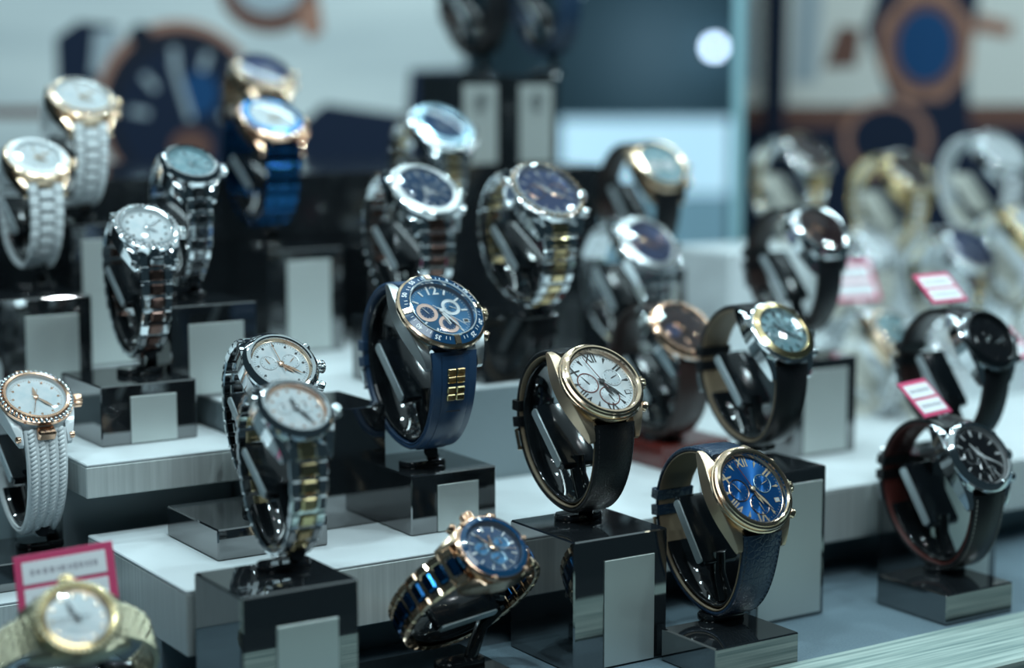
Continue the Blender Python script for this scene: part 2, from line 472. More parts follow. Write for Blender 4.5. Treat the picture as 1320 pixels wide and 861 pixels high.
def watch(label, u, v, s, tau=46, yaw=33, roll=0, spin=0, r=21, sw=20, R=34, drop=7, yB=-8, yK=None,
          case=steel, flank=None, bezel='plain', bezel_m=None, insert=None, dial=d_silver, rim=None,
          marker='baton', marker_m=white_p, hands_m=None, times=(150, 135, 345), subs=(), date=False,
          crown_m=None, pushers=True, strap='leather', strap_m=blk_leather, lining=tan_lining, stitch=None,
          mid_m=None, buckle_m=None, hero=False, group=None, head=46, stand=None, pitch=6.4, extra=None, name='wristwatch', lug_m=None, end_m=None, sub_w=.10, bez_w=4.9):
    n = 72 if hero else 40
    L = r + 1.0; tl = 7.0
    hc = math.sqrt(R * R - L * L); h0 = hc + tl
    t = R_(tau)
    nv = Vector((0, -math.cos(t), math.sin(t))); y12 = Vector((0, math.sin(t), math.cos(t)))
    Rot = Matrix.Rotation(R_(yaw), 4, 'Z') @ Matrix.Rotation(R_(roll), 4, 'Y') @ Matrix.Rotation(R_(spin), 4, nv)
    D = at(u, v, FPX / s)
    O = D - (Rot @ (nv * h0))
    yK = R if yK is None else yK
    zB = -(R + drop)
    base = Vector((0, yB, zB - 2))
    root_M = Matrix.Translation(O) @ Rot @ Matrix.Translation(base)
    root = empty(name, root_M, label, 'watch', group)
    Tm = Matrix.Translation(-base)
    dial_M = Tm @ Matrix.Translation(nv * h0) @ Matrix(((1, 0, 0, 0), (0, y12.y, nv.y, 0), (0, y12.z, nv.z, 0), (0, 0, 0, 1)))
    flank = flank or case; bezel_m = bezel_m or case; crown_m = crown_m or bezel_m
    hands_m = hands_m or marker_m; rim = rim or dial; buckle_m = buckle_m or case
    B_ = lambda m, nm, mt, ang=35: m.build(nm, mt, root, dial_M, ang)
    # case: middle, back, and the two flanks that end in lugs
    rc = r - .6
    B_(MB().lathe([(0, -10.2), (rc * .72, -10.2), (rc * .86, -9.2), (rc, -7.8), (rc, -1.2), (rc - 1, -.6), (rc - 5.4, -.6)], n), 'case', case)
    lw = max(1.9, r * .125)
    for sg in (-1, 1):
        secs = []
        K = 26; Ly = r * 1.19 + .4
        for i in range(K + 1):
            yy = -Ly + 2 * Ly * i / K
            q = abs(yy) / Ly
            xi = sw / 2 + .3
            xo = xi + lw + (max(0, r - .5 - xi - lw)) * (1 - q ** 2) ** 1.25
            zu = -1.0 - 7.4 * q ** 2.4
            zl = -9.4 - 2.0 * q ** 2
            if q > .96: zu -= .5; zl += .5
            c = .35
            sec = [(xi, zl), (xo - c, zl), (xo, zl + c), (xo, zu - c), (xo - c, zu), (xi, zu)]
            sec = [(sg * a, yy, z) for a, z in sec]
            if sg > 0: sec.reverse()
            secs.append(sec)
        B_(MB().loft(secs), 'lug', lug_m or flank, 40)
    if end_m:
        for sg in (-1, 1):
            MB().cbox((0, sg * (r + 1.2), -4.6), (sw * .42, 6.4, 5.2), .9).build('end_piece', end_m, root, dial_M)
            for sx in (-1, 1):
                MB().lathe([(0, -1.2), (1.5, -1.2), (1.7, .6), (1.1, 1.2), (0, 1.3)], 14).build('lug_screw', end_m, root,
                    dial_M @ Matrix.Translation((sx * (sw / 2 + lw + .6), sg * (r + 1.6), -7.4)) @ Matrix.Rotation(sx * math.pi / 2, 4, 'Y'))
    rb = r
    ri = r - 4.0
    dr = ri - .4
    if bezel == 'stepped':
        prof = [(rb - .6, -1.6), (rb + .2, -1.2), (rb + .4, -.4), (rb + .1, .2), (rb - .8, .5), (rb - .8, .9), (rb - .3, 1.3), (rb - .5, 2.0), (rb - 1.5, 2.5), (rb - 1.6, 2.9), (rb - 2.4, 3.7), (rb - 3.2, 3.7), (ri, 3.0), (ri, .2)]
        ri_ = ri
        B_(MB().lathe(prof, n), 'bezel', bezel_m, 30)
    elif bezel == 'dive':
        sc = lambda i: 1 - (.012 if i % 6 in (0,) else 0)
        ri = r - 5.6; dr = ri - .2
        B_(MB().lathe([(rb - .8, -1.8), (rb + .5, -1.2), (rb + .9, 0), (rb + .6, 1.2), (rb - .5, 1.8), (rb - .9, 1.6)], 72, None, sc), 'bezel', bezel_m, 30)
        ins = B_(MB().lathe([(rb - .5, 1.5), (rb - .7, 1.9), (rb - 4.6, 3.4), (rb - 4.8, 3.0)], n), 'bezel_insert', insert, 30)
        B_(MB().lathe([(rb - 4.55, 3.2), (rb - 4.9, 3.9), (rb - 5.5, 3.8), (ri, 3.2), (ri, 0.1)], n), 'bezel_rim', steel, 30)
        tilt = math.atan2(1.5, 3.9)
        rm = rb - 2.65
        for k in range(12 if hero else 0):
            a = k * 30
            Mk = Matrix.Rotation(-R_(a), 4, 'Z') @ Matrix.Translation((0, rm, 2.72)) @ Matrix.Rotation(-tilt, 4, 'X')
            if k % 3 == 0:
                mk = MB().cbox((0, 0, 0), (3.4, 4.2, .9), .25).build('bezel_marker', bezel_m, ins, Mk)
            else:
                vv, ff = glyph(str(k * 5)); 
                MB().add([(x * 3.3, y * 3.3, .03) for x, y, z in vv], ff).build('numeral', white_p, ins, Mk)
        if hero:
            tk = MB()
            for k in range(60):
                if k % 5 in (0, 1, 4): continue
                tk.cbox((0, 0, .03), (.28, 1.6 if k % 5 else 2, .06), 0, Matrix.Rotation(-R_(k * 6), 4, 'Z') @ Matrix.Translation((0, rm - .6, 2.78 + .2)) @ Matrix.Rotation(-tilt, 4, 'X'))
            tag(tk.build('minute_scale', white_p, ins), kind='stuff')
    elif bezel in ('rope', 'gem'):
        B_(MB().lathe([(rb - .8, -1.6), (rb, -1.0), (rb, .6), (rb - .6, 1.0), (rb - 2.4, 1.2), (rb - 2.6, 2.4), (rb - 3.6, 2.6), (ri, 2.0), (ri, .2)], n), 'bezel', bezel_m, 30)
        nb = 44 if bezel == 'rope' else 36
        m = MB()
        for k in range(nb):
            a = 2 * math.pi * k / nb
            Mk = Matrix.Rotation(a, 4, 'Z') @ Matrix.Translation((rb - 1.3, 0, 1.3)) @ Matrix.Rotation(R_(35), 4, 'Z')
            if bezel == 'rope': m.ball((0, 0, 0), 1.0, 8, Mk, (1.5, .9, 1))
            else: m.lathe([(0, -.6), (1.15, .1), (.7, .75), (0, .75)], 8, Mk)
        tag(B_(m, 'twisted_ring' if bezel == 'rope' else 'stone_ring', insert or steel, 60 if bezel == 'rope' else 15), kind='stuff')
    elif bezel == 'wide':
        ri = r - bez_w; dr = ri - .2
        B_(MB().lathe([(rb - .8, -1.6), (rb + .3, -1.0), (rb + .4, .6), (rb - .5, 1.3), (rb - 1, 1.4)], n), 'bezel', bezel_m, 30)
        B_(MB().lathe([(rb - .9, 1.2), (rb - 1.1, 1.6), (ri + .6, 2.6), (ri, 2.2), (ri, .1)], n), 'bezel_insert', insert or bezel_m, 30)
        for k in range(6 if hero else 0):
            Mk = Matrix.Rotation(R_(30 + 60 * k), 4, 'Z') @ Matrix.Translation((rb - .2, 0, 1.1))
            MB().lathe([(0, -1), (1.3, -1), (1.3, .7), (.9, 1.2), (0, 1.2)], 14).build('bezel_stud', rose if bezel_m in (rose, gold) else bezel_m, root, dial_M @ Mk)
    else:
        B_(MB().lathe([(rb - .8, -1.6), (rb, -1.0), (rb, .4), (rb - .5, 1.2), (rb - 2.4, 2.8), (rb - 3.4, 2.9), (ri, 2.4), (ri, .2)], n), 'bezel', bezel_m, 30)
    B_(MB().lathe([(ri, 1.7), (dr - .2, .2), (dr - .5, .12)], n), 'dial_ring', rim, 50)
    dial_o = B_(MB().lathe([(ri + .3, -.25), (ri + .3, 0), (0, 0)], n), 'dial', dial)
    DB = lambda m, nm, mt, M=None, ang=35: m.build(nm, mt, dial_o, M, ang)
    zc = 2.6 if bezel != 'stepped' else 3.2
    if bezel == 'dive': zc = 3.4
    B_(MB().lathe([(ri + .05, zc - .7), (ri - .2, zc), (ri * .8, zc + .25), (ri * .5, zc + .4), (0, zc + .5)], n), 'crystal', glass_m, 60)
    # sub-dials
    for (sx, sy, sr, ringm, facem, a) in subs:
        x, y, q = sx * dr, sy * dr, sr * dr
        Mk = dial_M @ Matrix.Translation((x, y, 0))
        sd = MB().lathe([(q, .02), (q, .3), (q * (1 - sub_w * .4), .4), (q * (1 - sub_w), .30), (q * (1 - sub_w), .06)], 36).build('subdial_ring', ringm, root, Mk)
        MB().lathe([(q * (1 - sub_w) + .02, .07), (0, .07)], 32).build('subdial_face', facem, sd)
        hand(q * .72, .22, .1, q * .2, a, .3).build('subdial_hand', hands_m if facem not in (white_p, d_silver) else black_p, sd)
        if hero:
            tk = MB()
            for k in range(12):
                tk.cbox((0, q * (1 - sub_w) * .86, .1), (.16, q * .12, .06), 0, Matrix.Rotation(R_(30 * k), 4, 'Z'))
            tag(tk.build('subdial_scale', marker_m, sd), kind='stuff')
    # hour markers
    occupied = [(sx * dr, sy * dr, sr * dr) for (sx, sy, sr, *_x2) in subs]
    rr = dr * .80
    joined = MB()
    roman = ['XII', 'I', 'II', 'III', 'IV', 'V', 'VI', 'VII', 'VIII', 'IX', 'X', 'XI']
    for k in range(12):
        x, y = rr * math.sin(R_(30 * k)), rr * math.cos(R_(30 * k))
        if any(math.hypot(x - a, y - b_) < c_ + .4 for a, b_, c_ in occupied): continue
        if date and k == 4 and marker != 'dot': continue
        Mk = Matrix.Rotation(-R_(30 * k), 4, 'Z') @ Matrix.Translation((0, rr, .05))
        m = MB(); nm = 'hour_marker'
        if marker == 'roman' and hero and k in (0, 2, 6, 8, 10) or (marker == 'num' and k in (0,)):
            txt = roman[k] if marker == 'roman' else '12'
            nm = 'numeral'
            vv, ff = glyph(txt); sz = dr * (.40 if marker == 'roman' else .46)
            fx = .8 if len(txt) > 2 else 1.0
            m.add([(x_ * sz * fx, y_ * sz, .12) for x_, y_, z_ in vv], ff)
        elif marker == 'dot':
            m.lathe([(0, .35), (.55, .3), (.7, 0)], 10)
        elif marker in ('roman',):
            m.prism([(-.75, 1.3), (0, -2.0), (.75, 1.3)], 0, .3)
        elif marker == 'num':
            m.cbox((0, 0, .2), (1.1, 3.4, .4), .15)
        else:
            m.cbox((0, 0, .2), (.8 if k % 3 else 1.2, dr * .22, .4), .12)
        if hero: DB(m, nm, marker_m, Mk)
        else: joined.add(m.v, m.f, Mk)
    if joined.v: DB(joined, 'hour_markers', marker_m)
    if hero or marker == 'num':
        tk = MB()
        for k in range(60):
            tk.cbox((0, dr - 1.6, .08), (.14 if k % 5 else .3, .9, .06), 0, Matrix.Rotation(R_(6 * k), 4, 'Z'))
        tag(DB(tk, 'minute_track', marker_m), kind='stuff')
    if date:
        Mk = Matrix.Rotation(-R_(120), 4, 'Z') @ Matrix.Translation((0, rr, .05)) @ Matrix.Rotation(R_(120), 4, 'Z')
        MB().cbox((0, 0, .12), (3.0, 2.4, .24), .1).build('date_window', marker_m, dial_o, Mk)
        MB().cbox((0, 0, .2), (2.4, 1.8, .12), .05).build('date_disc', white_p if marker_m is not white_p else black_p, dial_o, Mk)
    # hands
    B_(hand(dr * .52, .85 if hero else .8, .4, 2, times[0], .55, 'leaf' if marker in ('roman', 'dot') else 'dauphine'), 'hour_hand', hands_m)
    B_(hand(dr * .78, .7, .3, 2.5, times[1], .85, 'leaf' if marker in ('roman', 'dot') else 'dauphine'), 'minute_hand', hands_m)
    B_(hand(dr * .88, .16, .12, 5, times[2], 1.15, 'baton'), 'second_hand', red_p if marker == 'roman' else hands_m)
    B_(MB().lathe([(1.2, .3), (1.2, 1.5), (.8, 1.7), (0, 1.7)], 16), 'hand_hub', hands_m)
    # crown and pushers on the three o'clock side
    Mx = Matrix.Rotation(math.pi / 2, 4, 'Y')
    kn = lambda i: 1 if i % 4 < 2 else .90
    MB().lathe([(0, -2), (1.2, -2), (1.4, 1.2), (3.0, 1.3), (3.3, 1.7), (3.3, 4.6), (2.9, 5.1), (0, 5.3)], 48, None, kn).build('crown', crown_m, root, dial_M @ Matrix.Translation((rc + .6, 0, -4.4)) @ Mx)
    if pushers:
        for a in (32, -32):
            MB().lathe([(0, -1.5), (1.3, -1.5), (1.3, 1.8), (2.3, 1.9), (2.5, 2.4), (2.5, 4.2), (2.1, 4.7), (0, 4.8)], 28).build('pusher', crown_m, root,
                dial_M @ Matrix.Rotation(R_(a), 4, 'Z') @ Matrix.Translation((rc + .4, 0, -4.4)) @ Mx)
    # strap path in the loop frame
    def lc(y, z): return (nv * h0 + y12 * y + nv * z)
    p0, p1 = lc(-L, -tl), lc(L, -tl)
    P0, P1 = (p0.y, p0.z), (p1.y, p1.z)
    tg = lambda p: (-p[1] / math.hypot(*p), p[0] / math.hypot(*p))
    path = Path(P0, P1, (yB, zB), (yK, 3), tg(P0), tg(P1))
    SL = path.L
    def SB(m, nm, mt, parent=root, ang=35): return m.build(nm, mt, parent, Tm, ang)
    if strap in ('leather', 'rubber', 'rope'):
        ww = lambda d: sw - (sw * .16) * min(1, (min(d, SL - d) / (SL * .32)))
        th = lambda d: 3.0
        st = SB(sweep(path, -0, SL, ww, 2.4, .35, 64, .7, .35 if strap == 'leather' else 0), 'strap', strap_m, ang=50)
        SB(sweep(path, 1.5, SL - 1.5, lambda d: ww(d) - .3, .8, -1.25, 64, .2), 'lining', lining, ang=50)
        if stitch and hero:
            m = MB()
            d = 3
            while d < SL - 3:
                for sg in (-1, 1):
                    m.cbox((0, 0, 0), (.35, 1.5, .3), .08, path.frame(d, 1.62, sg * (ww(d) / 2 - 1.3)))
                d += 2.4
            tag(SB(m, 'stitching', stitch), kind='stuff')
        if strap == 'rubber':
            SB(sweep(path, 2, SL * .40, lambda d: ww(d) * .62, .8, 1.7, 40, .3), 'strap_ridge', rubber_hi, ang=50)
            for k, d in enumerate((11.5, 20.0)):
                for a in (-1, 1):
                    for b_ in (-1, 1):
                        MB().cbox((a * 2.55, b_ * 1.85, 0), (4.8, 3.4, 1.8), .5).build('strap_inlay', ygold, root, Tm @ path.frame(d, 2.2, 0))
            MB().cbox((0, 0, 0), (8, .6, .3), .1).build('strap_slot', black_p, root, Tm @ path.frame(29, 2.05, 0))
        if strap == 'rope':
            for k in range(4):
                x0 = (k - 1.5) * sw * .235
                m = MB(); d = 1.0
                while d < SL * .62:
                    f = ww(d) / sw
                    m.ball((0, 0, 0), 1.0, 8, path.frame(d, 1.6, x0 * f) @ Matrix.Rotation(R_(38), 4, 'Z'), (sw * .105, 1.25, .95))
                    d += 2.1
                SB(m, 'rope_cord', strap_m, ang=80)
        # buckle and keepers at the back of the loop
        db = SL * .60
        Mb = Tm @ path.frame(db, .6, 0); wb = ww(db) + 3.4
        m = MB()
        m.cbox((0, -4.6, .8), (wb, 1.6, 1.8), .4); m.cbox((0, 4.6, .2), (wb, 1.4, 1.4), .4)
        for sg in (-1, 1): m.cbox((sg * (wb / 2 - .7), 0, .5), (1.4, 10.4, 1.8), .4)
        m.cbox((0, .2, 1.6), (1.3, 9.6, 1.0), .3)
        m.build('buckle', buckle_m, root, Mb)
        for k in range(2):
            dk = db + 8.5 + k * 8
            wk = ww(dk)
            m = MB()
            m.cbox((0, 0, 2.7), (wk + 2.6, 5.2, 1.3), .4); m.cbox((0, 0, -2.0), (wk + 2.6, 5.2, .5), .15)
            for sg in (-1, 1): m.cbox((sg * (wk / 2 + .75), 0, .2), (1.1, 5.2, 5.4), .3)
            m.build('strap_keeper', strap_m, root, Tm @ path.frame(dk, 0, 0))
    else:
        mid_m = mid_m or strap_m
        nr = int(SL / pitch); pt = SL / nr
        if strap == 'mesh':
            pr_out = MB().cbox((0, 0, 0), (sw * .18, pt * .46, 2.4), .5).mesh('link', strap_m)
            for i in range(nr * 2):
                d = (i + .5) * pt / 2
                for k in range(5):
                    x = (k - 2) * sw * .195 * (1 - .12 * min(1, min(d, SL - d) / 25))
                    piece(pr_out, 'link', root, Tm @ path.frame(d, .3 if (k + i) % 2 else .55, x))
        else:
            wo, wm = sw * (.27 if strap != 'h' else .24), sw * (.40 if strap != 'h' else .46)
            lo = MB().cbox((0, 0, 0), (wo, pt * .90, 3.0), .7).mesh('link', strap_m)
            lm = MB().cbox((0, 0, .25), (wm, pt * (.80 if strap != 'h' else .72), 3.2), .8).mesh('middle_link', mid_m)
            bar = MB().cbox((0, 0, 0), (sw * .96, pt * .34, 2.0), .3).mesh('link_bar', strap_m)
            for i in range(nr):
                d = (i + .5) * pt
                f = 1 - .14 * min(1, min(d, SL - d) / (SL * .3))
                S = Matrix.Diagonal((f, 1, 1, 1))
                for sg in (-1, 1):
                    piece(lo, 'link', root, Tm @ path.frame(d, .2, sg * (sw / 2 - wo / 2) * f) @ S)
                dm = d + (pt * .5 if strap == 'ceramic' else 0)
                if dm < SL - 1: piece(lm, 'middle_link', root, Tm @ path.frame(dm, .2, 0) @ S)
                if i and strap in ('two', 'h', 'steel'): piece(bar, 'link_bar', root, Tm @ path.frame(i * pt, -.2, 0) @ S)
    # ---------------------------------------------------------------- the stand that carries it
    if stand is not None:
        zt = stand['z']
        cm = stand.get('m', black); pmx = stand.get('pad', pad_black)
        lab = stand.get('label', 'black cuff stand inside the ' + label)
        lowest = O + (Rot @ Vector((0, yB + 4, zB + 4)))
        if 'foot' in stand: fx, fy = stand['foot']; foot = Vector((fx, fy, zt))
        else: foot = Vector((lowest.x, lowest.y, zt)) + E1 * stand.get('da', 0) + E2 * stand.get('db', 0)
        RZ = Matrix.Rotation(R_(yaw), 4, 'Z')
        sM = Matrix.Translation(foot) @ RZ
        sroot = empty('watch_stand', sM, lab, 'watch stand', 'black cuff stands' if cm is black else 'cream cuff stands')
        T2 = sM.inverted() @ Matrix.Translation(O) @ Rot
        cw = sw * .74
        c0, c1 = SL * stand.get('c0', .06), SL * stand.get('c1', .555)
        gap = 3.3 if strap in ('leather', 'rubber', 'rope') else 3.5
        sweep(path, c0, c1, cw, 1.4, -gap, 48, .5).build('cuff', cm, sroot, T2, 50)
        # padded core parallel to the dial
        Mp = T2 @ Matrix.Translation(nv * stand.get('pn', -10) + y12 * stand.get('py', -1)) @ Matrix(((1, 0, 0, 0), (0, y12.y, nv.y, 0), (0, y12.z, nv.z, 0), (0, 0, 0, 1)))
        pl_, pw_, ph_ = stand.get('pad_size', (R * 1.08, cw + 4, R * .15))
        secs = []
        NX = 2
        pts = []
        rr_ = ph_ * .34
        for (cx, cy, a0) in ((pl_ / 2 - rr_, ph_ / 2 - rr_, 0), (-pl_ / 2 + rr_, ph_ / 2 - rr_, 90), (-pl_ / 2 + rr_, -ph_ / 2 + rr_, 180), (pl_ / 2 - rr_, -ph_ / 2 + rr_, 270)):
            for k in range(5): pts.append((cx + rr_ * math.cos(R_(a0 + k * 22.5)), cy + rr_ * math.sin(R_(a0 + k * 22.5))))
        def psec(x, f): return [(x, a * f, b_ * f + 0) for a, b_ in pts]
        secs = [psec(-pw_ / 2, .93), psec(-pw_ / 2 + .7, 1), psec(pw_ / 2 - .7, 1), psec(pw_ / 2, .93)]
        pad_o = MB().loft(secs).build('pad', pmx, sroot, Mp, 40)
        e = [(a * .90, b_ * .86) for a, b_ in pts]
        MB().loft([[(-pw_ / 2 - .9, a, b_) for a, b_ in e], [(-pw_ / 2 + .1, a, b_) for a, b_ in e]]).build('pad_edge', satin if pmx is pad_black else cm, pad_o, None, 40)
        # arm from the pad to the cuff
        q0 = T2 @ (nv * -8 + y12 * -R * .40); q1 = T2 @ Vector((0, path.at(SL * .30)[0], path.at(SL * .30)[1] + gap + .6))
        MB().tube([q0, (q0 * .55 + q1 * .45) + Vector((0, 2.0, 0)), q1], [4.4, 3.8, 4.6], 12).build('arm', cm, sroot, None, 50)
        # neck and foot
        nk = T2 @ Vector((0, path.at(SL * .30)[0], path.at(SL * .30)[1])) if not stand.get('neck_to') else (sM.inverted() @ Vector(stand['neck_to']))
        pth = [(5.5, 0, 2.0), (6.5, 0, 4.5), (nk.x * .4 + 3.5, nk.y * .5, max(5.5, nk.z * .6)), (nk.x, nk.y, nk.z - (3.4 if not stand.get('neck_to') else 0))]
        MB().tube(pth, [3.0, 3.2, 3.2, 3.6], 12).build('neck', cm, sroot, None, 50)
        secs = []
        for z, f in ((0, .95), (.5, 1), (2.6, 1), (3.4, .9)):
            ring = []
            for k in range(20):
                a = 2 * math.pi * k / 20
                ring.append(((7 if math.cos(a) > 0 else -7) * 1 + 5.5 * f * math.cos(a), 6.5 * f * math.sin(a), z))
            secs.append(ring)
        MB().loft(secs).build('foot', cm, sroot, None, 40)
    return root, O, Rot

# ------------------------------------------------------------------ the display: blocks, stands and watches
a, b = corner(-49, 888); block('low mirror block under the blue rubber strap watch', a, b, TOP_A, 82, 49, 55)
a, b = corner(28.5, 832); block('tall mirror block under the white dial rose gold watch', a, b, 0, 63, 54, 54, up=True, pl=(17, 46, 1, 52))
a, b = corner(93, 821); block('flat mirror block under the blue dial rose gold watch', a, b, 0, 16, 50, 41, plate=False)
a, b = corner(219, 911); block('flat mirror block under the red-lined black strap watch', a, b, 0, 16, 48, 50, plate=False)
a, b = corner(-207, 924); block('low mirror block on the floating white slab', a, b, TOP_B, 120, 52, 58)
a, b = corner(-136, 840); block('flat mirror block under the steel chronograph with pearl dial', a, b, TOP_A, 67, 57, 60, plate=False)
a, b = corner(-112, 747); block('tall mirror block under the two-tone bracelet watch', a, b, 0, 61, 55, 48, pl=(16, 45, 1, 46), up=True)
a, b = corner(119, 907); block('tall mirror block with a wide plate behind the blue dial watch', a, b, 0, 78, 50, 41, pl=(5, 47, 2, 71), up=True)
block('tall mirror block behind the red-lined black strap watch', 722, 697, 0, 72, 50, 41, pl=(8, 44, 2, 66), up=True)
block('mirror block under the steel watch with open black loop', 724, 812, TOP_A, 110, 50, 50, pl=(8, 42, 2, 52), up=True)
block('black mirror block between the steel chronograph and blue rubber watch', 398, 806, TOP_A, 112, 50, 50, plate=False)
block('tall mirror block under the blue bracelet watch', 492, 1030, TOP_C, 170, 51, 50, pl=(12, 42, 2, 58), up=True)
block('mirror block under the teal pearl dial watch', 378, 912, TOP_C, 155, 50, 46, pl=(10, 42, 2, 40), up=True)
block('mirror block under the gold rimmed white ceramic watch', 312, 990, TOP_C, 155, 52, 50, pl=(14, 44, 2, 40), up=True)
block('tall mirror block under the stone set white ceramic watch', 372, 1042, TOP_C, 190, 44, 40, pl=(6, 36, 2, 76), up=True)
block('mirror block under the steel chronograph with steel bezel', 494, 884, TOP_C, 142, 46, 44, group=None)
block('mirror block under the two-tone gold and steel chronograph', 544, 866, TOP_C, 142, 50, 46, plate=False)
block('mirror block under the pale blue bezel watch', 564, 1034, TOP_C, 168, 46, 48, up=True, pl=(8, 38, 2, 56))
block('mirror block under the grey dial steel chronograph', 668, 905, TOP_A, 103, 50, 50, plate=False)
block('mirror block under the gold watch with black strap', 728, 985, TOP_A, 148, 52, 50, pl=(8, 44, 2, 86), up=True)
block('flat block with painted strap reflection under the brown strap chronograph', 640, 828, TOP_A, 66, 50, 50, plate=False, mat=wine)
block('flat black block under the white rope strap watch', 262, 862, TOP_D, 43, 40, 50, plate=False)
block('flat black block under the rose gold and blue bracelet watch', 385, 676, 0, 8, 61, 56, plate=False)
block('dark block under the champagne gold watch', 208, 640, 0, 12, 50, 50, plate=False)

def st(z, short, **kw):
    d = dict(z=z, label='black cuff stand holding the ' + short); d.update(kw); return d

# in focus
watch('blue rubber strap chronograph with blue numbered bezel and gold inlays', 568, 402, 2.65, tau=46, r=22.4, sw=25.5, R=36, drop=7, yB=-9,
      case=steel, flank=steel_b, bezel='dive', bezel_m=gold, insert=blue_ring, dial=d_blue2, rim=d_navy, marker='num', marker_m=white_p,
      times=(165, 150, 135), subs=((-.46, 0, .34, rose_p, d_navy, 330), (.40, .14, .30, d_silver, d_blue2, 120), (.08, -.48, .32, rose_p, d_navy, 340)), date=True,
      crown_m=gold, strap='rubber', strap_m=rubber, lining=rubber, buckle_m=steel, sub_w=.34, hero=True, stand=st(82, 'blue rubber strap chronograph', c1=.93))
watch('rose gold chronograph with white roman dial and black leather strap', 775, 493, 2.74, tau=44, r=21.6, sw=22.5, R=34, drop=6, yB=-9,
      case=gold, flank=gold_b, bezel='stepped', dial=d_silver, rim=gold, marker='roman', marker_m=black_p, hands_m=black_p,
      times=(160, 140, 342), subs=((-.44, .02, .33, red_p, d_silver, 330), (.42, .12, .28, d_silver, d_pearl, 70), (.06, -.46, .31, red_p, d_silver, 165)), date=True,
      strap_m=blk_leather, lining=tan_lining, stitch=thread_d, hero=True, stand=st(63, 'white dial rose gold watch', c1=.93))
watch('rose gold chronograph with blue roman dial and navy crocodile strap', 969, 631, 2.75, tau=36, r=21.8, sw=23, R=34, drop=9, yB=-9,
      case=gold, flank=gold_b, bezel='stepped', dial=d_blue, rim=gold, marker='roman', marker_m=gold_p, hands_m=gold_p,
      times=(160, 148, 342), subs=((-.44, .02, .33, rose, d_blue, 330), (.42, .12, .28, d_teal, d_blue, 70), (.06, -.46, .31, rose, d_blue, 165)), date=True,
      strap_m=navy_leather, lining=tan_lining, stitch=thread_d, hero=True, stand=st(16, 'blue dial rose gold watch'))
watch('rose gold and blue bracelet chronograph lying on its side', 635, 707, 2.92, tau=47, spin=97, r=17, sw=18.5, R=33, drop=0, bez_w=3.9, yB=0,
      case=rose, flank=gold, bezel='wide', bezel_m=rose, insert=blue_ring, dial=d_navy, rim=d_navy, marker='baton', marker_m=white_p, hands_m=rose,
      times=(100, 60, 200), subs=((-.4, 0, .3, paleblue, d_blue2, 0), (.1, .42, .28, paleblue, d_blue2, 200), (.1, -.42, .3, paleblue, d_blue2, 90)),
      strap='h', strap_m=gold, mid_m=blue_metal, hero=True, stand=st(8, 'rose gold and blue bracelet watch', foot=(-24, 822), c0=.3, c1=.95))
watch('rose gold watch with twisted bezel and white rope strap', 46, 513, 2.65, tau=55, r=18.4, sw=21, R=30, drop=12, yB=-9, yK=27,
      case=white_rub, flank=ceramic, end_m=rose, bezel='rope', bezel_m=rose, insert=steel, dial=d_pearl, rim=d_silver, marker='dot', marker_m=rose, hands_m=rose,
      times=(2, 140, 200), pushers=False, crown_m=rose, strap='rope', strap_m=white_rub, lining=white_rub, hero=True, stand=st(43, 'white rope strap watch', da=4))
watch('two-tone steel and brown bracelet watch with stone bezel', 189, 294, 2.5, tau=52, r=17, sw=17.5, R=29, drop=14, yB=-8, yK=25,
      case=steel, bezel='gem', insert=gem_m, dial=d_pearl, marker='dot', marker_m=black_p, hands_m=steel, times=(130, 60, 190), pushers=False,
      strap='two', strap_m=steel, mid_m=brown_metal, end_m=steel, hero=True, pitch=6.8, stand=st(120, 'steel and brown bracelet watch'))
watch('steel chronograph with pearl dial and gold-rimmed bezel behind two-tone watch', 362, 470, 2.74, tau=47, r=18.8, sw=18, R=32, drop=9, yB=-8, yK=28,
      case=steel, bezel='plain', bezel_m=steel, dial=d_pearl, rim=gold, marker='dot', marker_m=darksteel, hands_m=rose, times=(140, 128, 355),
      subs=((-.4, .1, .3, d_silver, d_pearl, 340), (.4, .1, .3, d_silver, d_pearl, 50)), strap='two', strap_m=steel, mid_m=steel, hero=True, stand=st(67, 'pearl dial steel chronograph'))
watch('two-tone gold and steel bracelet watch with pale dial', 381, 527, 3.02, tau=52, r=17.2, sw=18.5, R=28, drop=14, yB=-7, yK=25,
      case=steel, bezel='plain', bezel_m=steel, dial=d_pearl, rim=rose, marker='dot', marker_m=rose, hands_m=darksteel, times=(0, 150, 155), pushers=False,
      subs=((-.4, .05, .28, d_silver, d_pearl, 0), (.4, .05, .28, d_silver, d_pearl, 0)), strap='two', strap_m=steel, mid_m=ygold, hero=True, pitch=7.2, stand=st(61, 'two-tone gold and steel bracelet watch'))
watch('black leather watch with red lining and gold-edged steel case', 1263, 588, 2.5, tau=36, r=20.4, sw=22.5, R=34, drop=7, yB=-9,
      case=steel, bezel='plain', bezel_m=steel, rim=d_silver, dial=d_black, marker='baton', marker_m=white_p, hands_m=white_p, times=(330, 120, 170),
      subs=((-.4, 0, .3, steel, d_black, 0), (.1, -.42, .3, steel, d_black, 90)), strap_m=blk_leather, lining=redbrown, stitch=thread_m, hero=True, buckle_m=steel, stand=st(16, 'red-lined black leather watch'))

